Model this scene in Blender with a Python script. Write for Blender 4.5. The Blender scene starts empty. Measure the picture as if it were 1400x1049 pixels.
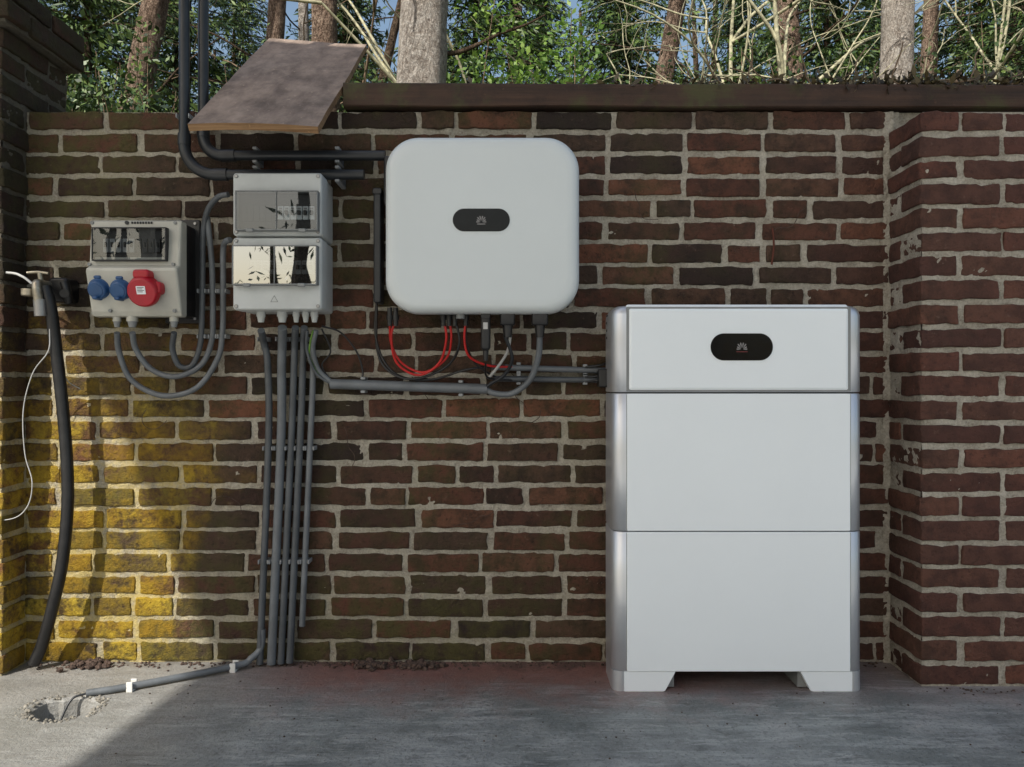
import bpy, math, random
import numpy as np
from mathutils import Vector, noise, Matrix
random.seed(7); rng=np.random.default_rng(5)
sc=bpy.context.scene
# ------------------------------------------------------------------ measures
CD=2.22      # camera to wall face (m)
CH=0.80      # camera height (m)
F=1058.0
def s(d): return (CD-d)/F
def P(px,py,d): return Vector(((px-700)*s(d), -d, CH+(524.5-py)*s(d)))

# ------------------------------------------------------------------ materials
def newmat(name):
    m=bpy.data.materials.new(name); m.use_nodes=True
    nt=m.node_tree; b=nt.nodes['Principled BSDF']; return m,nt,b
def N(nt,t,**kw):
    n=nt.nodes.new(t)
    for k,v in kw.items(): setattr(n,k,v)
    return n
def ramp(nt,fac,stops):
    r=N(nt,'ShaderNodeValToRGB'); e=r.color_ramp.elements
    while len(e)<len(stops): e.new(0.5)
    for i,(p,c) in enumerate(stops):
        e[i].position=p; e[i].color=(c,c,c,1) if not hasattr(c,'__len__') else (*c,1)
    nt.links.new(fac,r.inputs[0]); return r.outputs[0]
def mix(nt,fac,a,b,blend='MIX'):
    m=N(nt,'ShaderNodeMix',data_type='RGBA',blend_type=blend)
    for i,v in ((0,fac),(6,a),(7,b)):
        if hasattr(v,'links'): nt.links.new(v,m.inputs[i])
        elif i==0: m.inputs[0].default_value=v
        else: m.inputs[i].default_value=(*v,1) if len(v)==3 else v
    return m.outputs[2]
def math_(nt,op,a,b=None,clamp=False):
    m=N(nt,'ShaderNodeMath',operation=op,use_clamp=clamp)
    for i,v in ((0,a),(1,b)):
        if v is None: continue
        if hasattr(v,'links'): nt.links.new(v,m.inputs[i])
        else: m.inputs[i].default_value=v
    return m.outputs[0]
def noise_(nt,vec,scale,detail=4,rough=.6,mapscale=None):
    if mapscale:
        mp=N(nt,'ShaderNodeMapping'); mp.inputs['Scale'].default_value=mapscale
        nt.links.new(vec,mp.inputs[0]); vec=mp.outputs[0]
    n=N(nt,'ShaderNodeTexNoise'); n.inputs['Scale'].default_value=scale
    n.inputs['Detail'].default_value=detail; n.inputs['Roughness'].default_value=rough
    nt.links.new(vec,n.inputs['Vector']); return n.outputs['Fac']
def pos(nt): return N(nt,'ShaderNodeNewGeometry').outputs['Position']
def bump(nt,b,h,strength=.5,dist=.01):
    n=N(nt,'ShaderNodeBump'); n.inputs['Strength'].default_value=strength; n.inputs['Distance'].default_value=dist
    nt.links.new(h,n.inputs['Height']); nt.links.new(n.outputs[0],b.inputs['Normal'])
def maprange(nt,v,a,b,c=0,d=1):
    m=N(nt,'ShaderNodeMapRange',interpolation_type='SMOOTHSTEP')
    nt.links.new(v,m.inputs[0])
    for i,x in enumerate((a,b,c,d)): m.inputs[i+1].default_value=x
    return m.outputs[0]
def simple(name,col,rough=.5,metal=0,var=.12,scale=25,bs=0.0,spec=.5,bscale=400):
    m,nt,b=newmat(name); p=pos(nt)
    n=noise_(nt,p,scale,5)
    dark=tuple(c*(1-var*1.6) for c in col); lite=tuple(min(1,c*(1+var)) for c in col)
    nt.links.new(ramp(nt,n,[(.3,dark),(.7,lite)]),b.inputs['Base Color'])
    n2=noise_(nt,p,scale*2.3,3)
    nt.links.new(maprange(nt,n2,.3,.7,max(.02,rough-.04),min(1,rough+.05)),b.inputs['Roughness'])
    b.inputs['Metallic'].default_value=metal; b.inputs['Specular IOR Level'].default_value=spec
    if bs>0: bump(nt,b,noise_(nt,p,bscale,2),bs,.001)
    return m
def stain_masks(nt,p):
    sep=N(nt,'ShaderNodeSeparateXYZ'); nt.links.new(p,sep.inputs[0])
    X,Y,Z=sep.outputs
    n1=noise_(nt,p,3.2,5); n2=noise_(nt,p,16,6,.7); n3=noise_(nt,p,60,4,.7); n7=noise_(nt,p,7,5,.7)
    xa=math_(nt,'ADD',X,math_(nt,'MULTIPLY',math_(nt,'SUBTRACT',n1,.5),.8))
    za=math_(nt,'ADD',Z,math_(nt,'MULTIPLY',math_(nt,'SUBTRACT',n7,.5),1.5))
    yx=maprange(nt,xa,-.80,-1.02); yz=maprange(nt,za,1.10,.50)
    yel=math_(nt,'MULTIPLY',yx,yz)
    yel=math_(nt,'MULTIPLY',yel,maprange(nt,math_(nt,'ADD',math_(nt,'MULTIPLY',n7,.55),math_(nt,'ADD',math_(nt,'MULTIPLY',n2,.35),math_(nt,'MULTIPLY',n3,.35))),.52,.70,.10,1))
    g1=math_(nt,'MULTIPLY',maprange(nt,X,-.98,-1.12),maprange(nt,Z,1.0,1.25))
    g2=math_(nt,'MULTIPLY',maprange(nt,Z,.48,.05),maprange(nt,X,.35,-.1))
    g3=maprange(nt,n1,.42,.66,.08,.8)
    g=math_(nt,'MAXIMUM',math_(nt,'MAXIMUM',g1,g2),g3)
    g=math_(nt,'MULTIPLY',g,maprange(nt,n2,.34,.62))
    g=math_(nt,'MULTIPLY',g,maprange(nt,X,1.2,.2,.10,1))
    return yel,g,n1,n2,n3,X,Z
def brick_mat(name,tint=0.0,dark=0.0):
    m,nt,b=newmat(name); p=pos(nt)
    at=N(nt,'ShaderNodeAttribute',attribute_name='bc'); sp=N(nt,'ShaderNodeSeparateColor')
    nt.links.new(at.outputs['Color'],sp.inputs[0])
    base=ramp(nt,sp.outputs[0],[(0,(.030,.021,.018)),(.22,(.082,.038,.027)),(.42,(.125,.050,.032)),(.6,(.068,.042,.030)),(.8,(.108,.062,.040)),(1,(.20,.080,.046))])
    base=mix(nt,tint,base,(.21,.085,.062))
    yel,g,n1,n2,n3,X,Z=stain_masks(nt,p)
    base=mix(nt,maprange(nt,n2,.38,.66,0,.8),base,(.022,.015,.013))
    base=mix(nt,maprange(nt,n3,.60,.76,0,.5),base,(.24,.17,.13))
    base=mix(nt,maprange(nt,n3,.46,.30,0,.7),base,(.012,.008,.007))
    base=mix(nt,maprange(nt,X,.6,1.4,0,.35),base,(.15,.060,.047))
    base=mix(nt,math_(nt,'MULTIPLY',g,.66),base,mix(nt,n3,(.055,.050,.014),(.15,.135,.042)))
    lich=ramp(nt,math_(nt,'ADD',math_(nt,'MULTIPLY',n2,.6),math_(nt,'MULTIPLY',sp.outputs[1],.35)),[(.25,(.15,.13,.022)),(.45,(.32,.19,.014)),(.62,(.50,.34,.030)),(.80,(.66,.50,.070))])
    base=mix(nt,math_(nt,'MULTIPLY',yel,.88),base,lich)
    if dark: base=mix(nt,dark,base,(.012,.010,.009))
    nt.links.new(base,b.inputs['Base Color']); b.inputs['Roughness'].default_value=.82
    b.inputs['Specular IOR Level'].default_value=.3
    h=math_(nt,'ADD',math_(nt,'MULTIPLY',n2,.6),math_(nt,'ADD',n3,math_(nt,'MULTIPLY',noise_(nt,p,220,4,.7),.6)))
    bump(nt,b,h,1.0,.010); return m
def mortar_mat(name='mortar',dark=0):
    m,nt,b=newmat(name); p=pos(nt)
    yel,g,n1,n2,n3,X,Z=stain_masks(nt,p)
    nf=noise_(nt,p,160,5,.75)
    base=ramp(nt,math_(nt,'ADD',math_(nt,'MULTIPLY',n2,.5),math_(nt,'MULTIPLY',nf,.5)),[(.3,(.14,.12,.09)),(.48,(.44,.40,.33)),(.66,(.70,.66,.57))])
    base=mix(nt,math_(nt,'MULTIPLY',g,.42),base,(.27,.25,.12))
    base=mix(nt,math_(nt,'MULTIPLY',yel,.60),base,(.66,.50,.12))
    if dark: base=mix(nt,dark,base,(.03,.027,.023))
    nt.links.new(base,b.inputs['Base Color']); b.inputs['Roughness'].default_value=.95
    b.inputs['Specular IOR Level'].default_value=.15
    bump(nt,b,math_(nt,'ADD',nf,n3),1.0,.008); return m
def concrete_mat():
    m,nt,b=newmat('concrete'); p=pos(nt)
    sep=N(nt,'ShaderNodeSeparateXYZ'); nt.links.new(p,sep.inputs[0]); X,Y,Z=sep.outputs
    n1=noise_(nt,p,1.6,6,.65); n2=noise_(nt,p,9,7,.7); n3=noise_(nt,p,110,5,.75); n4=noise_(nt,p,3,7,.75,(1,7,1)); n5=noise_(nt,p,26,5,.7)
    n6=noise_(nt,p,6,8,.8,(.6,3,1))
    base=ramp(nt,n2,[(.25,(.135,.150,.150)),(.5,(.265,.285,.285)),(.75,(.42,.435,.43))])
    base=mix(nt,maprange(nt,n1,.45,.62,0,.6),base,(.150,.175,.172))
    base=mix(nt,maprange(nt,n4,.50,.64,0,.6),base,(.42,.45,.45))
    base=mix(nt,maprange(nt,n4,.46,.34,0,.55),base,(.085,.094,.095))
    base=mix(nt,maprange(nt,n6,.53,.60,0,.55),base,(.46,.48,.48))
    base=mix(nt,maprange(nt,n5,.57,.64,0,.45),base,(.10,.105,.105))
    base=mix(nt,maprange(nt,n3,.52,.66,0,.65),base,(.055,.056,.056))
    base=mix(nt,maprange(nt,n3,.42,.32,0,.5),base,(.52,.53,.52))
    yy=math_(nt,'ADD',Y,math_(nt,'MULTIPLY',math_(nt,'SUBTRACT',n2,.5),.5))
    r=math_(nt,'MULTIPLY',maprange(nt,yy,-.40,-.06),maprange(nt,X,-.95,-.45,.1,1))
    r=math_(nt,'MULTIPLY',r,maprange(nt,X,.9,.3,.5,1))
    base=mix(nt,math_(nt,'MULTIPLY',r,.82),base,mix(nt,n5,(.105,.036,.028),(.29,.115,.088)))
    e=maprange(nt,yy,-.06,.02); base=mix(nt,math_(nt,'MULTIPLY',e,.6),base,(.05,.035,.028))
    l=math_(nt,'MULTIPLY',maprange(nt,X,-.55,-1.0),.5); base=mix(nt,l,base,mix(nt,n5,(.20,.18,.155),(.42,.39,.34)))  # sunlit beige of the left floor painted into the concrete colour
    bounce_floor=maprange(nt,Y,-1.0,-1.6); base=mix(nt,bounce_floor,base,mix(nt,n2,(.46,.46,.44),(.62,.62,.60)))  # paler floor out of view, added to bounce light onto the wall
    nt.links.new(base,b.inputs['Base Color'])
    nt.links.new(maprange(nt,n1,.38,.6,.60,.34),b.inputs['Roughness'])
    b.inputs['Specular IOR Level'].default_value=.4
    bump(nt,b,math_(nt,'ADD',math_(nt,'MULTIPLY',n2,1.2),math_(nt,'MULTIPLY',n3,.6)),.7,.010); return m
def wood_mat(name,c1,c2,sc_=(2,40,40),moss=False,rough=.75):
    m,nt,b=newmat(name); tc=N(nt,'ShaderNodeTexCoord').outputs['Object']
    n=noise_(nt,tc,1.5,6,.65,sc_); n2=noise_(nt,tc,7,5,.7); n3=noise_(nt,tc,60,4,.7)
    base=ramp(nt,n,[(.3,c1),(.7,c2)])
    base=mix(nt,maprange(nt,n2,.45,.7,0,.6),base,tuple(c*.45 for c in c1))
    base=mix(nt,maprange(nt,n3,.62,.72,0,.5),base,tuple(min(1,c*1.7) for c in c2))
    if moss: base=mix(nt,maprange(nt,noise_(nt,tc,4,6,.7),.5,.62,0,.7),base,(.06,.065,.018))
    nt.links.new(base,b.inputs['Base Color']); b.inputs['Roughness'].default_value=rough
    bump(nt,b,math_(nt,'ADD',n,math_(nt,'MULTIPLY',n3,.4)),.6,.006); return m
def bark_mat(name,c1,c2,c3,vs=38,cs=.75):
    m,nt,b=newmat(name); tc=N(nt,'ShaderNodeTexCoord').outputs['Object']
    mp=N(nt,'ShaderNodeMapping'); mp.inputs['Scale'].default_value=(1,1,.28); nt.links.new(tc,mp.inputs[0])
    v=N(nt,'ShaderNodeTexVoronoi',feature='DISTANCE_TO_EDGE'); v.inputs['Scale'].default_value=vs
    w=noise_(nt,tc,30,5,.7); vm=N(nt,'ShaderNodeVectorMath',operation='ADD'); nt.links.new(mp.outputs[0],vm.inputs[0])
    cmb=N(nt,'ShaderNodeCombineXYZ'); ww=math_(nt,'MULTIPLY',w,.10); nt.links.new(ww,cmb.inputs[0]); nt.links.new(ww,cmb.inputs[2])
    nt.links.new(cmb.outputs[0],vm.inputs[1]); nt.links.new(vm.outputs[0],v.inputs['Vector'])
    n=noise_(nt,tc,22,8,.85); nb=noise_(nt,tc,3,4,.6)
    crack=maprange(nt,v.outputs['Distance'],0,.10,1-cs,1)
    col=ramp(nt,n,[(.36,c1),(.48,c2),(.60,c3)])
    col=mix(nt,maprange(nt,nb,.45,.65,0,.5),col,c2)
    base=mix(nt,crack,c1,col)
    nt.links.new(base,b.inputs['Base Color']); b.inputs['Roughness'].default_value=.9
    b.inputs['Specular IOR Level'].default_value=.15
    bump(nt,b,math_(nt,'ADD',crack,math_(nt,'MULTIPLY',n,1.5)),1.0,.04); return m
def leaf_mat(name,ca,cb,cc,trans=.35):
    m,nt,b=newmat(name)
    r=N(nt,'ShaderNodeNewGeometry').outputs['Random Per Island']
    p=pos(nt); n=noise_(nt,p,1.3,3)
    col=ramp(nt,math_(nt,'ADD',math_(nt,'MULTIPLY',r,.5),math_(nt,'MULTIPLY',n,.55)),[(.2,ca),(.5,cb),(.85,cc)])
    nt.links.new(col,b.inputs['Base Color']); b.inputs['Roughness'].default_value=.5
    if trans>0:
        t=N(nt,'ShaderNodeBsdfTranslucent'); nt.links.new(col,t.inputs[0])
        ms=N(nt,'ShaderNodeMixShader'); ms.inputs[0].default_value=trans
        nt.links.new(b.outputs[0],ms.inputs[1]); nt.links.new(t.outputs[0],ms.inputs[2])
        nt.links.new(ms.outputs[0],nt.nodes['Material Output'].inputs[0])
    return m
def glass_mat(name,tint,refl):
    m,nt,b=newmat(name)
    t=N(nt,'ShaderNodeBsdfTransparent'); t.inputs[0].default_value=(*tint,1)
    g=N(nt,'ShaderNodeBsdfGlossy'); g.inputs['Roughness'].default_value=.01
    bp=N(nt,'ShaderNodeBump'); bp.inputs['Strength'].default_value=.05; bp.inputs['Distance'].default_value=.01
    nt.links.new(noise_(nt,pos(nt),7,1),bp.inputs['Height']); nt.links.new(bp.outputs[0],g.inputs['Normal'])
    ms=N(nt,'ShaderNodeMixShader'); ms.inputs[0].default_value=refl; nt.links.new(t.outputs[0],ms.inputs[1]); nt.links.new(g.outputs[0],ms.inputs[2])
    nt.links.new(ms.outputs[0],nt.nodes['Material Output'].inputs[0]); return m

M_brick=brick_mat('brick'); M_brick_r=brick_mat('brick_red',.22); M_brick_d=brick_mat('brick_dark',0,.55); M_mortar=mortar_mat(); M_mortar_d=mortar_mat('mortar_dark',.72); M_conc=concrete_mat()  # _d copies are a darker brick and mortar for the upper gate pier
M_white=simple('white_powdercoat',(.82,.87,.90),.33,0,.012,3,.0)
M_white2=simple('cool_grey_powdercoat',(.62,.665,.675),.34,0,.015,4,.06,.5,900)
M_silver=simple('satin_aluminium',(.62,.64,.67),.36,.7,.03,6)
M_black=simple('black_plastic',(.012,.012,.013),.35,0,.2)
M_gloss=simple('glossy_black',(.004,.004,.005),.15,0,.1,25,0,.25)
M_grey=simple('light_grey_plastic',(.52,.545,.54),.42,0,.06,12,.1)
M_beige=simple('beige_plastic',(.47,.465,.41),.45,0,.10,12,.1)
M_mid=simple('mid_grey_plastic',(.22,.23,.23),.5,0,.1,12)
M_dark=simple('dark_panel',(.018,.019,.021),.5,0,.2)
M_pipe=simple('grey_conduit',(.078,.087,.096),.40,0,.22,14,.1)
M_pipe_l=simple('light_grey_conduit',(.135,.148,.160),.40,0,.18,14,.1)
M_pipe_d=simple('dark_conduit',(.020,.023,.027),.38,0,.2,14)
M_clip=simple('clip_plastic',(.13,.14,.145),.5,0,.1)
M_ear=simple('clip_ear_plastic',(.26,.27,.275),.5,0,.1)
M_lclip=simple('pale_cable',(.45,.45,.44),.5,0,.1)
M_wclip=simple('white_clip',(.68,.68,.65),.5,0,.06)
M_red=simple('red_cable',(.50,.012,.010),.4,0,.1)
M_redp=simple('red_plastic',(.40,.008,.020),.32,0,.08)
M_dkred=simple('dark_red_print',(.12,.010,.012),.4,0,.08)
M_blue=simple('blue_plastic',(.018,.075,.20),.4,0,.1)
M_green=simple('green_cable',(.12,.25,.03),.45)
M_brass=simple('old_brass',(.42,.38,.30),.4,.8,.25,60)
M_rubber=simple('black_rubber',(.013,.013,.014),.4,0,.3,30,.3,.5,120)
M_gm=simple('grey_mark',(.22,.21,.21),.4)
M_steel=simple('screw_steel',(.35,.35,.35),.35,.8)
M_glass=glass_mat('smoked_window',(.66,.69,.71),.12)
M_glass2=glass_mat('reflective_window',(.50,.53,.55),.50)
M_beam=wood_mat('old_beam_wood',(.026,.014,.009),(.075,.038,.022),(1.2,30,30),True)
M_ply=wood_mat('weathered_plywood',(.15,.108,.083),(.38,.29,.23),(14,2,10))
M_plyedge=wood_mat('plywood_edge',(.16,.08,.03),(.36,.22,.11),(3,3,160))
M_roofw=wood_mat('shade_canopy_wood',(.45,.42,.36),(.65,.62,.55))

# ------------------------------------------------------------------ mesh builder
class MB:
    def __init__(s_,name): s_.n=name; s_.v=[]; s_.f=[]; s_.mi=[]; s_.mats=[]; s_.sm=[]
    def m(s_,mat):
        if mat not in s_.mats: s_.mats.append(mat)
        return s_.mats.index(mat)
    def add(s_,vs,fs,mat,smooth=True):
        o=len(s_.v); s_.v.extend([tuple(v) for v in vs]); k=s_.m(mat)
        for f in fs: s_.f.append(tuple(i+o for i in f)); s_.mi.append(k); s_.sm.append(smooth)
    def quadbox(s_,x0,x1,y0,y1,z0,z1,mat,xf=None):
        vs=[Vector((x,y,z)) for x in (x0,x1) for y in (y0,y1) for z in (z0,z1)]
        if xf: vs=[xf(v) for v in vs]
        s_.add(vs,[(0,1,3,2),(4,6,7,5),(0,4,5,1),(2,3,7,6),(0,2,6,4),(1,5,7,3)],mat,False)
    def box(s_,x0,x1,y0,y1,z0,z1,mat,b=.002,xf=None):
        w=x1-x0;h=z1-z0; b=min(b,w*.45,h*.45,abs(y1-y0)*.45)
        s_.loft((x0+x1)/2,(z0+z1)/2,w,h,b*1.5,[(b*.0,y1),(0,y0+b),(b*.3,y0+b*.3),(b,y0)],mat,2,True,xf)
    def loft(s_,cx,cz,w,h,R,levels,mat,n=8,capback=True,xf=None,plane='xz'):
        rings=[]
        for ins,yy in levels:
            a=w/2-ins; c=h/2-ins; r=max(1e-4,min(R-ins*.6,a*.999,c*.999)); ring=[]
            for k,(sx,sz) in enumerate(((1,1),(-1,1),(-1,-1),(1,-1))):
                for i in range(n+1):
                    t=math.pi/2*(k+i/n)
                    u=cx+sx*(a-r)+r*math.cos(t); v=cz+sz*(c-r)+r*math.sin(t)
                    p=Vector((u,yy,v)) if plane=='xz' else Vector((u,v,yy))
                    ring.append(xf(p) if xf else p)
            rings.append(ring)
        m=len(rings[0]); vs=[v for r in rings for v in r]; fs=[]
        for j in range(len(rings)-1):
            for i in range(m):
                a=j*m+i;b_=j*m+(i+1)%m; fs.append((a,b_,b_+m,a+m))
        s_.add(vs,fs,mat,True)
        s_.add(rings[-1],[tuple(range(m))],mat,False)
        if capback: s_.add(rings[0],[tuple(reversed(range(m)))],mat,False)
    def tube(s_,pts,r,mat,segs=12,sub=8,smoothpath=True,nz=0,nf=6,caps=True,rf=None):
        pts=[Vector(p) for p in pts]
        if smoothpath and len(pts)>2:
            q=[]; L=[pts[0]*2-pts[1]]+pts+[pts[-1]*2-pts[-2]]
            for i in range(1,len(L)-2):
                p0,p1,p2,p3=L[i-1:i+3]
                for k in range(sub):
                    t=k/sub; q.append(.5*((2*p1)+(p2-p0)*t+(2*p0-5*p1+4*p2-p3)*t*t+(3*p1-p0-3*p2+p3)*t**3))
            q.append(pts[-1]); pts=q
        n=len(pts); up=None; vs=[]; fs=[]
        for i,p in enumerate(pts):
            T=(pts[min(i+1,n-1)]-pts[max(i-1,0)]).normalized()
            if up is None:
                up=Vector((0,0,1)) if abs(T.z)<.9 else Vector((0,1,0))
            up=(up-T*up.dot(T)); up.normalize(); sd=T.cross(up)
            rr=r(i/(n-1)) if callable(r) else r
            if rf: rr*=rf(i)
            for k in range(segs):
                a=2*math.pi*k/segs; o=up*math.cos(a)+sd*math.sin(a)
                q=rr
                if nz: q=rr*(1+nz*noise.noise(Vector((p.x*nf+o.x*1.5,p.y*nf+o.y*1.5,p.z*nf*.5+o.z))))
                vs.append(p+o*q)
        for i in range(n-1):
            for k in range(segs):
                a=i*segs+k;b_=i*segs+(k+1)%segs; fs.append((a,b_,b_+segs,a+segs))
        s_.add(vs,fs,mat,True)
        if caps:
            s_.add(vs[:segs],[tuple(range(segs))],mat,False); s_.add(vs[-segs:],[tuple(reversed(range(segs)))],mat,False)
    def cyl(s_,p0,p1,r0,mat,r1=None,segs=20,bev=.0):
        p0=Vector(p0);p1=Vector(p1); r1=r0 if r1 is None else r1
        L=(p1-p0).length; t=(p1-p0)/L
        if bev>0:
            pts=[p0,p1-t*bev,p1-t*bev*.3,p1]; rs=[r0,r1,r1-bev*.3,r1-bev]
            s_.tube(pts,lambda u:rs[round(u*3)],mat,segs,1,False)
        else: s_.tube([p0,p1],lambda u:r0+(r1-r0)*u,mat,segs,1,False)
    def done(s_,attr=None):
        me=bpy.data.meshes.new(s_.n); me.from_pydata(s_.v,[],s_.f)
        for m in s_.mats: me.materials.append(m)
        me.polygons.foreach_set('material_index',s_.mi); me.polygons.foreach_set('use_smooth',s_.sm)
        if attr is not None:
            a=me.color_attributes.new('bc','FLOAT_COLOR','POINT'); a.data.foreach_set('color',np.array(attr,dtype=np.float32).ravel())
        me.update()
        o=bpy.data.objects.new(s_.n,me); sc.collection.objects.link(o); return o

# ------------------------------------------------------------------ brickwork
ROW=.0635; BL=.210; JT=.014
class Bricks(MB):
    def __init__(s_,n): super().__init__(n); s_.c=[]
    def brick(s_,x0,x1,y0,y1,z0,z1,mat,faces='FLRTB'):
        r=.0045; j=lambda a:random.uniform(-a,a)
        y0+=j(.0022); x0+=j(.004);x1+=j(.004);z0+=j(.0025);z1+=j(.0025)
        def ax(a,b,st):
            n=max(1,int(round((b-a-2*r)/st))); return [a,a+r*.4]+[a+r+(b-a-2*r)*i/n for i in range(n+1)]+[b-r*.4,b]
        X=ax(x0,x1,.014);Z=ax(z0,z1,.012);Y=ax(y0,y1,.03)
        col=(random.random(),random.random(),random.random(),1); sd=random.random()*50
        lo=Vector((x0+r,y0+r,z0+r));hi=Vector((x1-r,y1-r,z1-r)); tilt=random.uniform(-.010,.010)
        c=Vector(((x0+x1)/2,(y0+y1)/2,(z0+z1)/2))
        def disp(p):
            q=Vector((min(max(p.x,lo.x),hi.x),min(max(p.y,lo.y),hi.y),min(max(p.z,lo.z),hi.z)))
            d=p-q
            if d.length>1e-6: p=q+d.normalized()*r
            o=(p-c)
            n1=noise.noise(p*28+Vector((sd,0,0))); n2=noise.noise(p*85+Vector((0,sd,0))); n3=noise.noise(p*48+Vector((0,0,sd)))
            return p+Vector((.0040*n3*(1 if abs(o.x)>(x1-x0)/2-r else .2), -.0020*n1-.0012*n2, (.0044*n1+.0026*n2)*(1 if abs(o.z)>(z1-z0)/2-r*1.2 else .2)+o.x*tilt))
        def grid(A,B,fn):
            vs=[disp(fn(a,b)) for a in A for b in B]; nb=len(B)
            fs=[(i*nb+k,(i+1)*nb+k,(i+1)*nb+k+1,i*nb+k+1) for i in range(len(A)-1) for k in range(nb-1)]
            s_.add(vs,fs,mat,True); s_.c.extend([col]*len(vs))
        if 'F' in faces: grid(X,Z,lambda a,b:Vector((a,y0,b)))
        if 'K' in faces: grid(X,Z,lambda a,b:Vector((a,y1,b)))
        if 'L' in faces: grid(Y,Z,lambda a,b:Vector((x0,a,b)))
        if 'R' in faces: grid(Y,Z,lambda a,b:Vector((x1,a,b)))
        if 'T' in faces: grid(X,Y,lambda a,b:Vector((a,b,z1)))
        if 'B' in faces: grid(X,Y,lambda a,b:Vector((a,b,z0)))
    def sheet(s_,fn,nu,nv,amp,mat,nrm):
        vs=[]
        for i in range(nu+1):
            for k in range(nv+1):
                p=fn(i/nu,k/nv); h=amp*(noise.noise(p*45)*.9+noise.noise(p*120)*.6+noise.noise(p*11)*.7)
                vs.append(p+nrm*h)
        fs=[(i*(nv+1)+k,(i+1)*(nv+1)+k,(i+1)*(nv+1)+k+1,i*(nv+1)+k+1) for i in range(nu) for k in range(nv)]
        s_.add(vs,fs,mat,True); s_.c.extend([(.5,.5,.5,1)]*len(vs))
    def block(s_,*a):
        n=len(s_.v); s_.quadbox(*a); s_.c.extend([(.5,.5,.5,1)]*(len(s_.v)-n))
def courses(W,x0,x1,yf,yb,nrow,mat,faces='FLRTB',z0=0,phase=0):
    for r in range(nrow):
        zz=z0+r*ROW; off=(r%2)*.5*(BL+JT)+phase+random.uniform(-.02,.02); x=x0-off
        while x<x1-.02:
            L=BL+random.uniform(-.006,.006)
            if random.random()<.15: L=.100+random.uniform(-.004,.004)
            a=max(x,x0); b=min(x+L,x1)
            if x1-b<.03: b=x1
            if b-a>.03: W.brick(a,b,yf,yb,zz+.006,zz+ROW-JT+.006,mat,faces)
            x=max(x+L,b)+JT
NR=25; WT=NR*ROW
W=Bricks('brick_wall')
XL=-1.385; XR=1.082
courses(W,XL-.02,XR+.0,0,.04,NR,M_brick)
W.sheet(lambda u,v:Vector((XL-.03+u*(XR-XL+.06),.0053,-.02+v*(WT+.012))),420,260,.0042,M_mortar,Vector((0,-1,0)))
W.block(XL-.03,XR+1.6,.02,.21,-.1,WT-.004,M_mortar)
courses(W,XL,XR+1.6,.185,.222,NR,M_brick,'KLRT')
W.done(W.c)
PX=1.078; PD=.18
S=Bricks('brick_pier')
PR=24
for r in range(PR):
    z=r*ROW; za=z+.006; zb=z+ROW-JT+.006
    if r%2==0:
        S.brick(PX,PX+.21,-PD,-PD+.10,za,zb,M_brick_r,'FLTB'); S.brick(PX+.002,PX+.05,-PD+.113,-.004,za,zb,M_brick_r,'LTBF')
    else:
        S.brick(PX,PX+.10,-PD,-.004,za,zb,M_brick_r,'FLTB')
for r in range(PR):
    x=PX+(.21 if r%2==0 else .10)+JT; z=r*ROW
    while x<PX+1.5:
        L=BL+random.uniform(-.004,.004)
        if random.random()<.12: L=.1
        S.brick(x,x+L,-PD,-PD+.05,z+.006,z+ROW-JT+.006,M_brick_r,'FLRTB'); x+=L+JT
S.sheet(lambda u,v:Vector((PX+.005+u*1.5,-PD+.0053,-.02+v*(PR*ROW+.012))),220,250,.0042,M_mortar,Vector((0,-1,0)))
S.sheet(lambda u,v:Vector((PX+.0048,-PD+.005+u*(PD+.01),-.02+v*(PR*ROW+.012))),28,240,.0042,M_mortar,Vector((-1,0,0)))
S.sheet(lambda u,v:Vector((PX-.014+u*.026,.0005-.008*u,-.02+v*(WT+.01))),8,260,.007,M_mortar,Vector((0,-1,0)))
S.block(PX+.012,PX+1.6,-PD+.012,.019,-.1,PR*ROW-.004,M_mortar)
S.done(S.c)
L_=Bricks('brick_gate_pier'); LH=28; LX=-1.39; D0=.11
for r in range(LH+2):
    z=r*ROW; za=z+.006; zb=z+ROW-JT+.006; o=.0 if r<LH else .035
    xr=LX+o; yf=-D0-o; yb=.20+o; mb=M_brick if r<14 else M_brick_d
    if r%2==0:
        L_.brick(xr-.21,xr,yf,yf+.10,za,zb,mb,'FRTB'); L_.brick(xr-.1,xr,yf+.113,yb,za,zb,mb,'FRTBK')
        x=xr-.21-JT
    else:
        L_.brick(xr-.1,xr,yf,yf+.21,za,zb,mb,'FRTB'); L_.brick(xr-.1,xr,yf+.223,yb,za,zb,mb,'FRTBK'); x=xr-.1-JT
    while x>xr-.6:
        L_.brick(x-.21,x,yf,yf+.05,za,zb,mb,'FRTB'); x-=.223
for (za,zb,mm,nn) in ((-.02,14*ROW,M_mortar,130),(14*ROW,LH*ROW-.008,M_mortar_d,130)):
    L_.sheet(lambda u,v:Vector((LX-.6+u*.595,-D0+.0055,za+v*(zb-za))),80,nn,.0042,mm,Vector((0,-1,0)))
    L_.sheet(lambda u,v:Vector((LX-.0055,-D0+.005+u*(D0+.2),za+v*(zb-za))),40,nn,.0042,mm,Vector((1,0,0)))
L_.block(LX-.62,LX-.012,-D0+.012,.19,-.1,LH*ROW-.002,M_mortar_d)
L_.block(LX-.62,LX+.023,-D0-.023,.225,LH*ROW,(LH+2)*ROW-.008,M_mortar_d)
L_.done(L_.c)

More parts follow.
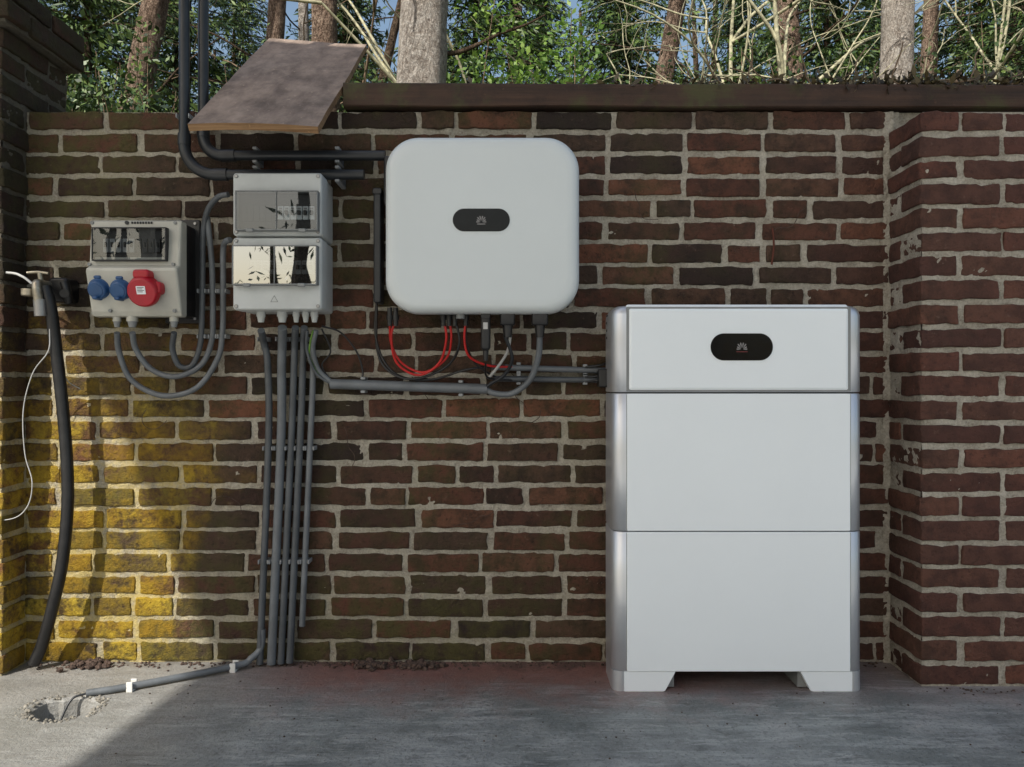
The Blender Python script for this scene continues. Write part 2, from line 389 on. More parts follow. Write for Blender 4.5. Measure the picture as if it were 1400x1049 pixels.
# ------------------------------------------------------------------ beam on the wall
B=MB('timber_beam')
n=80; vs=[];x0=-.482;x1=2.7; prof=[(-.010,0),(-.014,.003),(-.015,.062),(-.012,.066),(.20,.066),(.205,.060),(.205,0)]
for i in range(n+1):
    x=x0+(x1-x0)*i/n
    for (y,z) in prof:
        k=noise.noise(Vector((x*3,y*10,z*10)))*.003; vs.append((x,y+k,WT+.001+z+k*1.3-.004*(x-x0)*.6+ .003))
m_=len(prof); fs=[(i*m_+k,(i+1)*m_+k,(i+1)*m_+(k+1)%m_,i*m_+(k+1)%m_) for i in range(n) for k in range(m_)]
fs+= [tuple(range(m_)),tuple(n*m_+k for k in reversed(range(m_)))]
B.add(vs,fs,M_beam,False); B.done()
B=MB('wood_block'); B.box(-.86,-.60,.10,.19,WT-.002,WT+.115,M_beam,.006); B.done()

# plywood board leaning over the wall
B=MB('plywood_board')
a=P(260,180,.27); z0=a.z
a=Vector((-.812,-.27,z0)); b=Vector((-.488,-.27,z0-.006)); c=Vector((-.488,.39,z0+.497)); d=Vector((-.812,.38,z0+.500))
nrm=((b-a).cross(d-a)).normalized(); up=nrm*.018
G=14; top=[];bot=[]
for i in range(G+1):
    for k in range(G+1):
        u=i/G;v=k/G; p=(a*(1-u)+b*u)*(1-v)+(d*(1-u)+c*u)*v
        e_=Vector((.003*noise.noise(p*14),.003*noise.noise(p*17),0)) if i in(0,G) or k in(0,G) else Vector()
        w=.006*math.sin(u*3+v*2)+.002*noise.noise(p*9); top.append(p+up+nrm*w+e_); bot.append(p+nrm*w+e_)
g=G+1; q=[(i*g+k,(i+1)*g+k,(i+1)*g+k+1,i*g+k+1) for i in range(G) for k in range(G)]
B.add(top,q,M_ply); B.add(bot,[tuple(reversed(f)) for f in q],M_ply)
for e in ([i*g for i in range(g)],[i*g+G for i in range(g)],list(range(g)),[G*g+k for k in range(g)]):
    ev=[bot[i] for i in e]+[top[i] for i in e]; B.add(ev,[(i,i+1,g+i+1,g+i) for i in range(G)],M_plyedge,False)
B.done()

# ------------------------------------------------------------------ floor with drain hole
B=MB('concrete_floor'); hx,hy=-1.105,-.312; segs=40
ins=[];
for k in range(segs):
    t=2*math.pi*k/segs; r=.066*(1+.22*noise.noise(Vector((math.cos(t)*1.5,math.sin(t)*1.5,3)))+.08*noise.noise(Vector((math.cos(t)*6,math.sin(t)*6,1))))
    ins.append((hx+r*1.15*math.cos(t),hy+r*math.sin(t)))
R=.16; ring=[]
for k in range(segs):
    t=2*math.pi*k/segs; m_=max(abs(math.cos(t)),abs(math.sin(t))); ring.append((hx+R*math.cos(t)/m_,hy+R*math.sin(t)/m_))
vs=[(x,y,-.006) for x,y in ins]+[(hx+(x-hx)*1.16,hy+(y-hy)*1.16,.001) for x,y in ins]+[(x,y,0) for x,y in ring]+[(hx+(x-hx)*.9,hy+(y-hy)*.9,-.11) for x,y in ins]
fs=[]
for k in range(segs):
    j=(k+1)%segs
    fs+=[(k,j,segs+j,segs+k),(segs+k,segs+j,2*segs+j,2*segs+k),(3*segs+k,3*segs+j,j,k)]
fs.append(tuple(3*segs+k for k in range(segs)))
B.add(vs,fs,M_conc,False)
x0,x1,y0,y1=hx-R,hx+R,hy-R,hy+R; A,Bx,C,Dy=-7,9,-9,.03
for (p,q_,r_,t_) in ((A,x0,C,Dy),(x1,Bx,C,Dy),(x0,x1,C,y0),(x0,x1,y1,Dy)):
    B.add([(p,r_,0),(q_,r_,0),(q_,t_,0),(p,t_,0)],[(0,1,2,3)],M_conc,False)
B.add([(A,C,0),(Bx,C,0),(Bx,C,-.11),(A,C,-.11)],[(0,3,2,1)],M_conc,False)
B.done()
m,nt,b=newmat('forest_floor'); p=pos(nt)
nt.links.new(ramp(nt,noise_(nt,p,3,8,.75),[(.3,(.04,.03,.015)),(.55,(.09,.07,.035)),(.75,(.10,.11,.035))]),b.inputs['Base Color']); b.inputs['Roughness'].default_value=.95
bump(nt,b,noise_(nt,p,12,6),.8,.05)
B=MB('ground'); B.add([(-300,-300,-.115),(300,-300,-.115),(300,300,-.115),(-300,300,-.115)],[(0,1,2,3)],m,False); B.done()

def crumbs(name,items,mat):
    B=MB(name)
    for (x,y,z,r) in items:
        nv=[]; ph=random.random()*9
        for i in range(4):
            for k in range(6):
                t=math.pi*(i+.5)/4; a=2*math.pi*k/6
                v=Vector((math.sin(t)*math.cos(a),math.sin(t)*math.sin(a),math.cos(t)*.6)); v*=r*(1+.5*noise.noise(v*2+Vector((ph,0,0)))); nv.append((x+v.x,y+v.y,z+v.z))
        B.add(nv,[(i*6+k,i*6+(k+1)%6,(i+1)*6+(k+1)%6,(i+1)*6+k) for i in range(3) for k in range(6)]+[tuple(range(6)),tuple(18+k for k in reversed(range(6)))],mat,False)
    return B.done()
M_rub=simple('rubble',(.085,.055,.042),.9,0,.5,80); M_rubl=simple('concrete_crumbs',(.27,.25,.21),.9,0,.4,60)
it=[(random.uniform(-1.36,1.05),-abs(random.gauss(0,.022))-.004,.002,random.uniform(.002,.006)) for _ in range(380)]
it+=[(random.uniform(1.06,1.6),-.19-abs(random.gauss(0,.02)),.001,random.uniform(.0015,.004)) for _ in range(60)]
for cx,cy in ((-.40,-.035),(-.27,-.04),(-1.2,-.03)): it+=[(random.gauss(cx,.028),random.gauss(cy,.012),random.uniform(0,.012),random.uniform(.003,.011)) for _ in range(100)]
it+=[(random.uniform(-1.4,1.4),random.uniform(-1.4,-.05),.001,random.uniform(.001,.003)) for _ in range(220)]
crumbs('brick_rubble',it,M_rub)
it=[]
for _ in range(110):
    t=random.random()*6.283; r=random.uniform(.066,.092); it.append((hx+1.15*r*math.cos(t),hy+r*math.sin(t),.001,random.uniform(.002,.006)))
for _ in range(50): it.append((random.gauss(hx,.03),random.gauss(hy,.03),-.10,random.uniform(.006,.014)))
crumbs('concrete_debris',it,M_rubl)

def petals(B,cx,y,cz,sz,mat):
    for k in range(8):
        a=math.radians(-100+ (k+.5)*200/8+90)
        dx,dz=math.cos(a),math.sin(a); px_,pz_=-dz,dx
        base=Vector((cx,y,cz-sz*.35)); L=sz*(1.0 if 2<=k<=5 else .8); w=sz*.14
        pts=[(.2,.15),(.6,1),(.9,.8),(1,.0),(.9,-.8),(.6,-1),(.2,-.15)]
        B.add([base+Vector((dx*L*t+px_*w*s_*t,0,dz*L*t+pz_*w*s_*t)) for t,s_ in pts],[tuple(range(7))],mat,False)

# ------------------------------------------------------------------ inverter
B=MB('solar_inverter'); d=.19; k=s(d); c=P(659,306,d)
w,h=268*k,243*k
B.loft(c.x,c.z,w-.03,h-.03,.075,[(0,-.045),(0,-.118)],M_mid,10)
B.loft(c.x,c.z,w-.006,h-.006,.086,[(.004,-.108),(0,-.112),(0,-.126)],M_mid,12)
B.loft(c.x,c.z,w,h,.088,[(.004,-.124),(.0,-.126),(0,-.160),(.002,-.171),(.006,-.1800),(.013,-.1865),(.022,-.1893),(.034,-.190)],M_white2,12)
B.loft(c.x,c.z-.02,.3,.3,.01,[(0,-.004),(0,-.05)],M_mid,3)
bc=P(658,301,d); B.loft(bc.x,bc.z,78*k,31*k,.0297,[(0,-.1885),(0,-.1915),(.0012,-.1925)],M_gloss,10)
petals(B,bc.x,-.1929,bc.z,.017,M_gm); B.loft(bc.x,bc.z-.011,.022,.0022,.001,[(0,-.1924),(0,-.1929)],M_gm,2)
for i in range(14):
    x=c.x-.2+i*.0307; B.quadbox(x,x+.004,-.05,-.012,c.z-.19,c.z+.19,M_mid)
B.box(c.x-w/2-.016,c.x-w/2+.03,-.10,-.03,c.z+.07,c.z+.205,M_black,.004)
zb=c.z-h/2
for px in (533,541,606,614,622,637):
    q=P(px,428,.12); B.cyl((q.x,-.12,zb+.02),(q.x,-.12,zb-.030),.0068,M_black); B.cyl((q.x,-.12,zb-.0),(q.x,-.12,zb-.014),.0090,M_black,segs=10)
q=P(664,440,.14); B.loft(q.x,zb-.0,.024,.024,.006,[(0,-.16),(0,-.12)],M_black,4)
B.loft(q.x,-.14,.026,.03,.008,[(0,zb+.015),(0,zb-.09),(.004,zb-.096),(.007,zb-.098)],M_black,5,plane='xy')
B.cyl((q.x,-.14,zb-.098),(q.x,-.14,zb-.125),.008,M_black,.006)
B.loft(q.x,zb-.032,.012,.018,.001,[(0,-.1545),(0,-.1556)],M_lclip,2)
for px,ww in ((694,.040),(738,.044)):
    q=P(px,440,.13); B.loft(q.x,-.13,ww,.04,.006,[(0,zb+.02),(0,zb-.026),(.004,zb-.030)],M_black,4,plane='xy')
    B.cyl((q.x,-.13,zb-.028),(q.x,-.13,zb-.062),.015,M_black,.011,segs=10)
B.cyl((c.x-.06,-.14,zb+.02),(c.x-.06,-.14,zb-.012),.012,M_mid); 
B.done()
B=MB('cable_duct'); q0=P(517,258,.04);q1=P(515,415,.04)
B.box(q0.x-.011,q0.x+.011,-.055,-.004,q1.z,q0.z,M_pipe_d,.004); B.box(q0.x-.014,q0.x+.014,-.058,-.004,q0.z-.02,q0.z-.002,M_black,.003); B.done()

# ------------------------------------------------------------------ battery cabinet
B=MB('battery_cabinet'); bx0,bx1=.2600,.914; yb,yf=-.045,-.2095; cx=(bx0+bx1)/2; cy=(yb+yf)/2; w=bx1-bx0; dp=yb-yf
pcx=.5885; pw=.580
zs=[(.052,.4145),(.4170,.7738),(.7775,1.004)]
for i,(z0,z1) in enumerate(zs):
    lv=[(.002,z0),(0,z0+.002),(0,z1-.002),(.002,z1)] if i<2 else [(.002,z0),(0,z0+.002),(0,z1-.026),(.003,z1-.015),(.009,z1-.006),(.018,z1-.001),(.03,z1)]
    B.loft(cx,cy,w,dp,.030,lv,M_silver,10,plane='xy')
    zz=z1 if i<2 else z1-.004
    B.loft(pcx,(z0+zz)/2,pw+.003,zz-z0-.002,.003,[(0,-.19),(0,-.2098)],M_mid,3)
    B.loft(pcx,(z0+zz)/2,pw,zz-z0,.003 if i<2 else .008,[(0,-.19),(0,-.2095),(.0006,-.2115),(.0015,-.2120)] if i<2 else [(0,-.19),(0,-.200),(.002,-.2060),(.006,-.2100),(.012,-.2120)],M_white,5)
B.loft(cx,cy,w-.02,dp-.02,.03,[(0,.05),(0,.99)],M_black,6,plane='xy')
B.loft(pcx,cy+.002,pw,dp-.02,.006,[(0,.995),(0,1.0035),(.004,1.0065)],M_white,4,plane='xy')
def prism(B,poly,y0,y1,mat):
    n=len(poly); vs=[(x,y0,z) for x,z in poly]+[(x,y1,z) for x,z in poly]
    B.add(vs,[tuple(range(n)),tuple(reversed(range(n,2*n)))]+[(i,i+n,(i+1)%n+n,(i+1)%n) for i in range(n)],mat,False)
prism(B,[(bx0+.032,0),(bx0+.032,.0515),(.425,.0515),(.398,.002),(.392,0)],-.2095,-.19,M_white)
prism(B,[(bx1-.030,0),(bx1-.132,0),(bx1-.138,.002),(bx1-.164,.0515),(bx1-.030,.0515)],-.2095,-.19,M_white)
for xx in (bx0+.001,bx1-.049): B.loft(xx+.024,cy,.048,dp-.002,.026,[(0,.0),(0,.0515)],M_silver,8,plane='xy')
for xx in (bx0+.05,bx1-.165): B.quadbox(xx,xx+.115,-.189,-.05,.004,.051,M_mid)
bc=P(1014,474.5,.212); k=s(.212)
B.loft(bc.x,bc.z,85*k,37*k,.0345,[(0,-.211),(0,-.2135),(.0012,-.2145)],M_gloss,10)
petals(B,bc.x,-.2149,bc.z,.018,M_gm); B.loft(bc.x,bc.z-.0125,.030,.0022,.001,[(0,-.2144),(0,-.2149)],M_dkred,2)
for i in range(4): B.cyl((bx0+.004,-.10,.985-i*.02),(bx0-.002,-.10,.985-i*.02),.0035,M_black)
B.box(bx0-.022,bx0+.01,-.10,-.06,.79,.84,M_black,.003)
B.done()

# ------------------------------------------------------------------ distribution box
B=MB('fuse_box'); d=.15; k=s(d); X0=(318-700)*k; X1=(440-700)*k
Z=lambda py:CH+(524.5-py)*k
zt,zm,zb2=Z(236),Z(323.5),Z(424); cx=(X0+X1)/2; w=X1-X0
for za,zc in ((zm+.002,zt),(zb2,zm-.002)):
    B.loft(cx,(za+zc)/2,w-.006,zc-za-.002,.008,[(0,-.012),(0,-.088)],M_grey,5)
    B.loft(cx,(za+zc)/2,w,zc-za,.009,[(0,-.090),(0,-.143),(.001,-.147),(.004,-.150)],M_grey,5)
    for sx in (X0+.010,X1-.010):
        for sz in (za+.010,zc-.010):
            B.cyl((sx,-.148,sz),(sx,-.152,sz),.0052,M_mid); B.cyl((sx,-.1515,sz),(sx,-.1528,sz),.0038,M_steel)
def window(B,x0,x1,z0,z1,y,depth,fr=M_mid,gl=None,rows=True):
    B.box(x0,x1,y-.0012,y+.002,z0,z1,M_dark,.001)
    t=.0035
    for bb in ((x0,x1,z1-t,z1),(x0,x1,z0,z0+t),(x0,x0+t,z0+t,z1-t),(x1-t,x1,z0+t,z1-t)):
        B.box(bb[0],bb[1],y-depth,y,bb[2],bb[3],fr,.001)
    yy=y-depth+.002
    B.add([(x0+t,yy,z0+t),(x1-t,yy,z0+t),(x1-t,yy,z1-t),(x0+t,yy,z1-t)],[(0,1,2,3)],gl or M_glass,False)
for (p0,p1,p2,p3) in ((325,437,263,317),(321,436,337,391)):
    x0=(p0-700)*k;x1=(p1-700)*k;z0=Z(p3);z1=Z(p2); up_=p2<300
    window(B,x0,x1,z0,z1,-.1515,.021,M_mid,M_glass if up_ else M_glass2)
    B.box((x0+x1)/2-.0012,(x0+x1)/2+.0012,-.1737,-.1726,z0+.002,z1-.002,M_mid,.0005)
    B.box(x0+.03,x0+.05,-.178,-.172,z0-.006,z0+.004,M_mid,.002); B.box(x1-.05,x1-.03,-.178,-.172,z0-.006,z0+.004,M_mid,.002)
    zc=(z0+z1)/2-.004
    nb=12
    for i in range(nb):
        xa=x0+.01+i*(x1-x0-.02)/nb
        if i<6 if up_ else i<2:
            B.box(xa,xa+.0165,-.1545,-.152,zc-.022,zc+.022,M_dark,.001); continue
        B.box(xa,xa+.0150,-.158,-.152,zc-.018,zc+.018,M_grey,.001)
        B.box(xa+.003,xa+.0115,-.165,-.157,zc-.006,zc+.006,M_black,.001)
        B.box(xa+.003,xa+.0115,-.1586,-.1578,zc+.009,zc+.014,M_gm,.0004)
q=P(375,410,d)
for i in range(3):
    a0=math.radians(90+120*i);a1=math.radians(210+120*i)
    B.tube([(q.x+.011*math.cos(a0),-.1504,q.z+.011*math.sin(a0)),(q.x+.011*math.cos(a1),-.1504,q.z+.011*math.sin(a1))],.0007,M_mid,6,1,False)
for px,r in ((357,.013),(386,.015),(405,.010),(418,.010),(430,.011)):
    q=P(px,430,.085); B.cyl((q.x,-.085,zb2+.004),(q.x,-.085,zb2-.012),r,M_grey,segs=6); B.cyl((q.x,-.085,zb2-.012),(q.x,-.085,zb2-.028),r*.85,M_grey,r*.6,segs=16)
q=P(318,266,.08); B.cyl((X0+.004,-.08,q.z),(X0-.02,-.08,q.z),.011,M_mid,segs=8)
q=P(318,328,.08); B.cyl((X0+.004,-.06,q.z),(X0-.02,-.06,q.z),.010,M_mid,segs=8)
B.done()

# ------------------------------------------------------------------ socket box
B=MB('power_socket_box'); d=.13;k=s(d); X0=(119-700)*k; X1=(244-700)*k
Z=lambda py:CH+(524.5-py)*k
prof=[(-.078,Z(432)),(-.078,Z(299)),(-.105,Z(299)),(-.112,Z(301.5)),(-.122,Z(362)),(-.138,Z(367)),(-.140,Z(371)),(-.112,Z(425)),(-.104,Z(431)),(-.095,Z(432))]
def extr(B,prof,x0,x1,mat,b=.006,yb=-.08):
    cyp=sum(p[0] for p in prof)/len(prof); czp=sum(p[1] for p in prof)/len(prof)
    secs=[(x0,b),(x0+b*.3,b*.3),(x0+b,0),(x1-b,0),(x1-b*.3,b*.3),(x1,b)]; n=len(prof); vs=[]
    for x,i in secs:
        for y,z in prof:
            f=lambda v,c:v+(i if v<c else -i); vs.append((x,f(y,cyp) if y<yb else y,f(z,czp)))
    fs=[(j*n+a,j*n+(a+1)%n,(j+1)*n+(a+1)%n,(j+1)*n+a) for j in range(len(secs)-1) for a in range(n)]
    fs+=[tuple(range(n)),tuple(reversed(range((len(secs)-1)*n,len(secs)*n)))]
    B.add(vs,fs,mat,False)
extr(B,prof,X0,X1,M_beige)
B.box(X0+.003,X1-.003,-.0775,-.012,Z(431),Z(300),M_black,.004)
window(B,(126-700)*k,(228-700)*k,Z(357),Z(311),-.119,.016,M_dark)
for i in range(9):
    xa=(140-700)*k+i*.0175; B.box(xa,xa+.0145,-.127,-.12,Z(345),Z(326),M_dark if i>4 else M_mid,.001); B.box(xa+.004,xa+.010,-.131,-.127,Z(338),Z(331),M_black,.001)
for px,py in ((124,304),(238,304),(124,362),(238,362),(150,425),(238,425)):
    q=P(px,py,.12); yy=-.113 if py<310 else (-.126 if py<370 else -.118); B.cyl((q.x,yy+.005,q.z),(q.x,yy-.003,q.z),.0045,M_mid,segs=12)
q=P(172,304,.12); B.cyl((q.x,-.112,q.z),(q.x,-.1165,q.z),.005,M_dark,segs=14)
for i in range(8): 
    x=q.x+.012+i*.0075; B.box(x,x+.0045,-.1150,-.112,q.z-.003,q.z+.003,M_dark,.0005)
ax=Vector((0,-math.cos(.35),-math.sin(.35)))
def sock(px,py,r,mat):
    c=P(px,py,.14); c.y=-.118
    B.cyl(c-ax*.01,c+ax*.012,r*1.02,mat,segs=28,bev=.002)
    B.cyl(c+ax*.012,c+ax*.026,r*.95,mat,r*.86,segs=28,bev=.004)
    B.cyl(c+ax*.0255,c+ax*.0275,r*.62,mat,segs=28,bev=.001)
    B.box(c.x-r*.35,c.x+r*.35,c.y-.022,c.y+.004,c.z+r*.80,c.z+r*1.12,mat,.003)
    B.box(c.x-r*.25,c.x+r*.25,c.y-.034,c.y-.004,c.z-r*1.15,c.z-r*.85,mat,.003)
sock(132,393,.029,M_blue); sock(162,394,.029,M_blue)
c=P(196,393,.15); c.y=-.118
B.cyl(c-ax*.01,c+ax*.030,.038,M_redp,segs=30,bev=.003); B.cyl(c+ax*.030,c+ax*.046,.043,M_redp,.040,segs=30,bev=.005)
B.box(c.x-.022,c.x+.022,c.y-.05,c.y-.004,c.z+.022,c.z+.046,M_redp,.005)
B.box(c.x+.026,c.x+.048,c.y-.036,c.y-.010,c.z-.018,c.z+.016,M_redp,.006)
e=c+ax*.0462; rot=Matrix.Rotation(.35,4,'X')
def xf(v): return rot@v+e
B.box(-.012,.012,-.0015,0,-.004,.018,M_white,.0005,xf)
for i in range(4): B.box(-.009,.009-.004*(i%2),-.0022,-.0012,.014-i*.004,.0155-i*.004,M_dark,.0002,xf)
for px,r in ((160,.011),(181,.015),(238,.012)):
    zb3=Z(432); q=P(px,437,.09); B.cyl((q.x,-.09,zb3+.004),(q.x,-.09,zb3-.012),r,M_beige,segs=6); B.cyl((q.x,-.09,zb3-.012),(q.x,-.09,zb3-.028),r*.85,M_mid,r*.6)
B.done()
B=MB('shadow_plate'); q0=P(238,300,.02);q1=P(272,442,.02); B.box(q0.x-.03,q1.x,-.0115,-.004,q1.z,q0.z,M_black,.003)  # black plate standing in for the deep shadow beside the socket box
for py in (306,436): q=P(267,py,.012); B.cyl((q.x,-.011,q.z),(q.x,-.016,q.z),.004,M_steel)
B.done()

# ------------------------------------------------------------------ conduits & cables
def path(l,dd=.03): return [P(*(p if len(p)==3 else (*p,dd))) for p in l]
def saddle(B,q,r,ax='v'):
    if ax=='v':
        B.box(q.x-r-.002,q.x+r+.002,q.y-r*.4,-.002,q.z-.006,q.z+.006,M_clip,.002)
        for sx in (-1,1): B.box(q.x+sx*(r+.0030)-.0018,q.x+sx*(r+.0030)+.0018,q.y-r*.9,-.002,q.z-.006,q.z+.006,M_ear,.001)
    else:
        B.box(q.x-.006,q.x+.006,q.y-r*.3,-.002,q.z-r-.002,q.z+r+.002,M_clip,.002)
        for sz in (-1,1): B.box(q.x-.006,q.x+.006,q.y-r*.9,-.002,q.z+sz*(r+.0045)-.0035,q.z+sz*(r+.0045)+.0035,M_ear,.001)
vert=[([(357,452,.085),(361,470,.04),(366,500,.03),(367,610,.03),(355,908,.03)],.0098,M_pipe),
      ([(386,448,.085),(386,470,.045),(385,500,.032),(384,610,.03),(371,908,.032)],.0125,M_pipe_l),
      ([(404,448,.085),(403,470,.04),(402,500,.03),(398,610,.03),(384,907,.03)],.0098,M_pipe),
      ([(416,448,.085),(415,470,.04),(414,500,.03),(410,610,.03),(396,906,.03)],.0098,M_pipe),
      ([(424,470,.03),(428,500,.028),(424,610,.028),(413,856,.028)],.0085,M_pipe_l)]
B=MB('vertical_conduits')
for l,r,mt in vert: B.tube(path(l),r,mt,14,8)
def xat(l,py):
    for a,b in zip(l,l[1:]):
        if a[1]<=py<=b[1]: t=(py-a[1])/(b[1]-a[1]); return a[0]+(b[0]-a[0])*t
    return l[-1][0]
for py in (464,613,768):
    for l,r,mt in vert: saddle(B,P(xat(l,py),py,.03),r)
B.done()
B=MB('socket_cables'); r=.0080
for l in ([(160,455,.09),(163,482,.06),(180,520,.04),(222,541,.04),(268,531,.035),(297,492,.03),(304,455,.03),(305,400,.03),(305,345,.03),(308,331,.05),(315,328,.06)],
          [(181,455,.09),(186,478,.06),(207,505,.04),(240,515,.04),(274,500,.03),(289,468,.03),(291,430,.03),(290,370,.03),(286,320,.03),(283,296,.035)],
          [(238,455,.09),(236,478,.06),(245,500,.04),(262,500,.035),(273,475,.03),(276,440,.03),(277,380,.03),(278,320,.03),(284,288,.05),(298,270,.07),(312,266,.08)]):
    B.tube(path(l),r,M_pipe_l if l[0][0]!=238 else M_pipe,12,8)
for py in (398,460):
    for px in (276,291,304): saddle(B,P(px,py,.03),.0075)
B.done()
B=MB('drop_pipes')
for px,yh,xe,R_,dd in ((252,239,498,.085,.075),(278,213,527,.055,.05)):
    q=P(px,190,dd); zh=P(0,yh,dd).z; xe_=P(xe,yh,dd).x; r=.0142
    B.tube([(q.x,-dd,4.6),(q.x,-dd,2.3)],r,M_pipe_d,16,1,False)
    B.tube([(q.x,-dd,2.3),(q.x,-dd,zh+R_)],r,M_pipe_d,16,1,False)
    arc=[(q.x+R_-R_*math.cos(t),-dd,zh+R_-R_*math.sin(t)) for t in [math.pi/2*i/10 for i in range(11)]]
    B.tube(arc,r*1.12,M_pipe_d,16,1,False)
    B.tube([(q.x+R_,-dd,zh),(xe_,-dd,zh)],r,M_pipe_d,16,1,False)
    B.cyl((q.x,-dd,zh+R_-.004),(q.x,-dd,zh+R_+.028),r*1.22,M_pipe_d); B.cyl((q.x+R_-.004,-dd,zh),(q.x+R_+.035,-dd,zh),r*1.22,M_pipe_d)
    saddle(B,Vector((q.x,-dd,P(0,160,dd).z)),r)
    for cxp in (350,462): qq=P(cxp,yh,dd); saddle(B,Vector((qq.x,-dd,zh)),r,'h')
B.done()
B=MB('horizontal_conduit')
B.tube([P(452,525,.035),P(666,532,.035)],.0142,M_pipe_l,16,1,False)
B.tube([P(672,502,.025),P(832,507,.025)],.0085,M_pipe_l,12,1,False); B.tube([P(676,518,.025),P(832,520,.025)],.0085,M_pipe,12,1,False)
for px,py in ((497,526.5),(630,531)): saddle(B,P(px,py,.035),.0145,'h')
for px in (709,800):
    for py in (503+(px-700)*.03,518.5): saddle(B,P(px,py,.025),.0078,'h')
B.done()
B=MB('cable_bundle')
R=lambda l,r,m: B.tube(path(l,.05),r,m,10,8)
R([(541,436,.12),(535,462,.1),(543,497,.07),(572,513,.06),(600,497,.07),(610,465,.1),(607,436,.12)],.0034,M_red)
R([(614,436,.12),(617,462,.1),(610,490,.07),(580,509,.06),(550,497,.06),(535,470,.08),(533,436,.12)],.0032,M_red)
R([(622,436,.12),(628,470,.1),(612,500,.06),(570,518,.05),(535,510,.04),(516,480,.03),(515,415,.03)],.0036,M_black)
R([(515,412,.03),(513,455,.03),(524,492,.035),(548,515,.04),(590,519,.04),(640,505,.05),(690,500,.03)],.0034,M_black)
R([(637,436,.12),(635,465,.1),(642,488,.08),(668,500,.05),(700,502,.03)],.0034,M_red)
R([(637,438,.11),(638,470,.09),(650,497,.06),(676,515,.03),(690,518,.025)],.003,M_black)
R([(432,452,.085),(428,478,.06),(436,506,.04),(455,524,.035)],.0070,M_pipe_l)
R([(420,452,.085),(420,480,.06),(432,510,.045),(455,526,.035)],.0045,M_pipe)
R([(428,452,.09),(424,470,.07),(424,490,.05),(438,514,.04),(455,524,.035)],.0025,M_green)
R([(440,446,.05),(466,455,.03),(488,482,.02),(496,510,.02),(492,522,.03)],.0026,M_black)
R([(440,450,.05),(452,480,.03),(440,500,.03),(452,520,.03)],.0024,M_black)
R([(738,458,.13),(736,488,.1),(724,520,.06),(700,538,.045),(676,538,.04),(664,532,.035)],.0085,M_pipe_l)
R([(698,458,.13),(694,480,.1),(682,500,.07),(668,517,.04)],.0042,M_lclip)
R([(690,458,.13),(700,490,.1),(690,512,.07),(672,524,.05),(664,530,.04)],.005,M_pipe_d)
R([(664,497,.14),(664,512,.1),(672,518,.06),(700,520,.03)],.003,M_black)
for p0 in ((828,502),(828,516),(828,522)): R([(800,p0[1],.03),(818,p0[1]-2,.035),(832,p0[1]-6,.06)],.0035,M_black)
B.done()
B=MB('floor_conduit')
def G_(px,py,z=.012):
    D=(CH-z)*F/(py-524.5); return Vector(((px-700)/F*D,-(CD-D),z))
p0=Vector((P(357,900,.03).x,-.03,.055)); a1=G_(320,911,.014); a2=G_(180,938,.012); a3=G_(118,948,.010)
B.tube([p0+Vector((.004,0,.05)),p0,p0.lerp(a1,.35)+Vector((0,0,-.012)),a1,a2,a3],.0092,M_pipe_l,14,8)
B.tube([a3,a3+Vector((-.03,-.02,-.012)),a3+Vector((-.045,-.06,-.08))],.003,M_pipe_d,8,6)
for q in (a1,a2):
    B.box(q.x-.008,q.x+.008,q.y-.013,q.y+.013,.0,.006,M_wclip,.002); B.box(q.x-.008,q.x+.008,q.y-.014,q.y-.0105,0,.026,M_wclip,.001); B.box(q.x-.008,q.x+.008,q.y+.0105,q.y+.014,0,.026,M_wclip,.001)
B.done()

# ------------------------------------------------------------------ tap, hose
B=MB('garden_hose')
B.tube(path([(62,392,.10),(70,425,.10),(77,480,.09),(86,560,.08),(92,640,.08),(92,700,.08),(85,770,.08),(72,830,.08),(58,880,.06),(46,908,.06)]),.0155,M_rubber,16,14,rf=lambda i:1+.03*(i%2))
B.tube(path([(88,386,.06),(92,400,.06),(94,414,.05)]),.012,M_rubber,12,6); B.done()
B=MB('water_tap')
q=P(52,396,.09)
B.cyl((q.x+.01,-.0,q.z+.015),(q.x+.01,-.10,q.z+.015),.012,M_brass); B.cyl((q.x+.01,-.012,q.z+.015),(q.x+.01,-.004,q.z+.015),.03,M_brass,bev=.003)
B.tube([(q.x+.01,-.09,q.z+.015),(q.x+.012,-.115,q.z+.012),(q.x+.018,-.12,q.z-.02),(q.x+.02,-.115,q.z-.05)],.012,M_brass,14,6)
B.cyl((q.x+.02,-.115,q.z-.03),(q.x+.022,-.113,q.z-.075),.016,M_steel,segs=12); B.cyl((q.x+.01,-.09,q.z+.015),(q.x+.005,-.09,q.z+.045),.007,M_brass)
B.tube([(q.x-.030,-.09,q.z+.046),(q.x,-.09,q.z+.048),(q.x+.030,-.092,q.z+.044)],.004,M_brass,10,6)
B.cyl((q.x-.02,-.1,q.z-.0),(q.x-.02,-.1,q.z-.02),.018,M_brass,segs=14,bev=.004); B.cyl((q.x+.01,-.095,q.z+.0),(q.x-.02,-.1,q.z-.01),.008,M_brass)
q=P(86,398,.03); B.box(q.x-.028,q.x+.030,-.06,-.004,q.z-.035,q.z+.035,M_black,.008); B.cyl((q.x+.02,-.05,q.z-.01),(q.x+.03,-.075,q.z-.012),.012,M_black)
B.done()
B=MB('loose_wire')
B.tube(path([(-60,372,.10),(10,373,.10),(30,378,.11),(44,388,.11)]),.0035,M_lclip,8,8)
B.tube(path([(68,450,.11),(66,480,.11),(45,510,.10),(32,560,.09),(34,620,.08),(44,660,.08),(36,695,.08),(8,711,.1),(-60,706,.11)]),.0015,M_lclip,8,8)
B.tube(path([(76,450,.10),(80,490,.09),(92,520,.06),(110,532,.03)]),.0013,M_lclip,6,8)
B.done()
B=MB('creeper_stems')
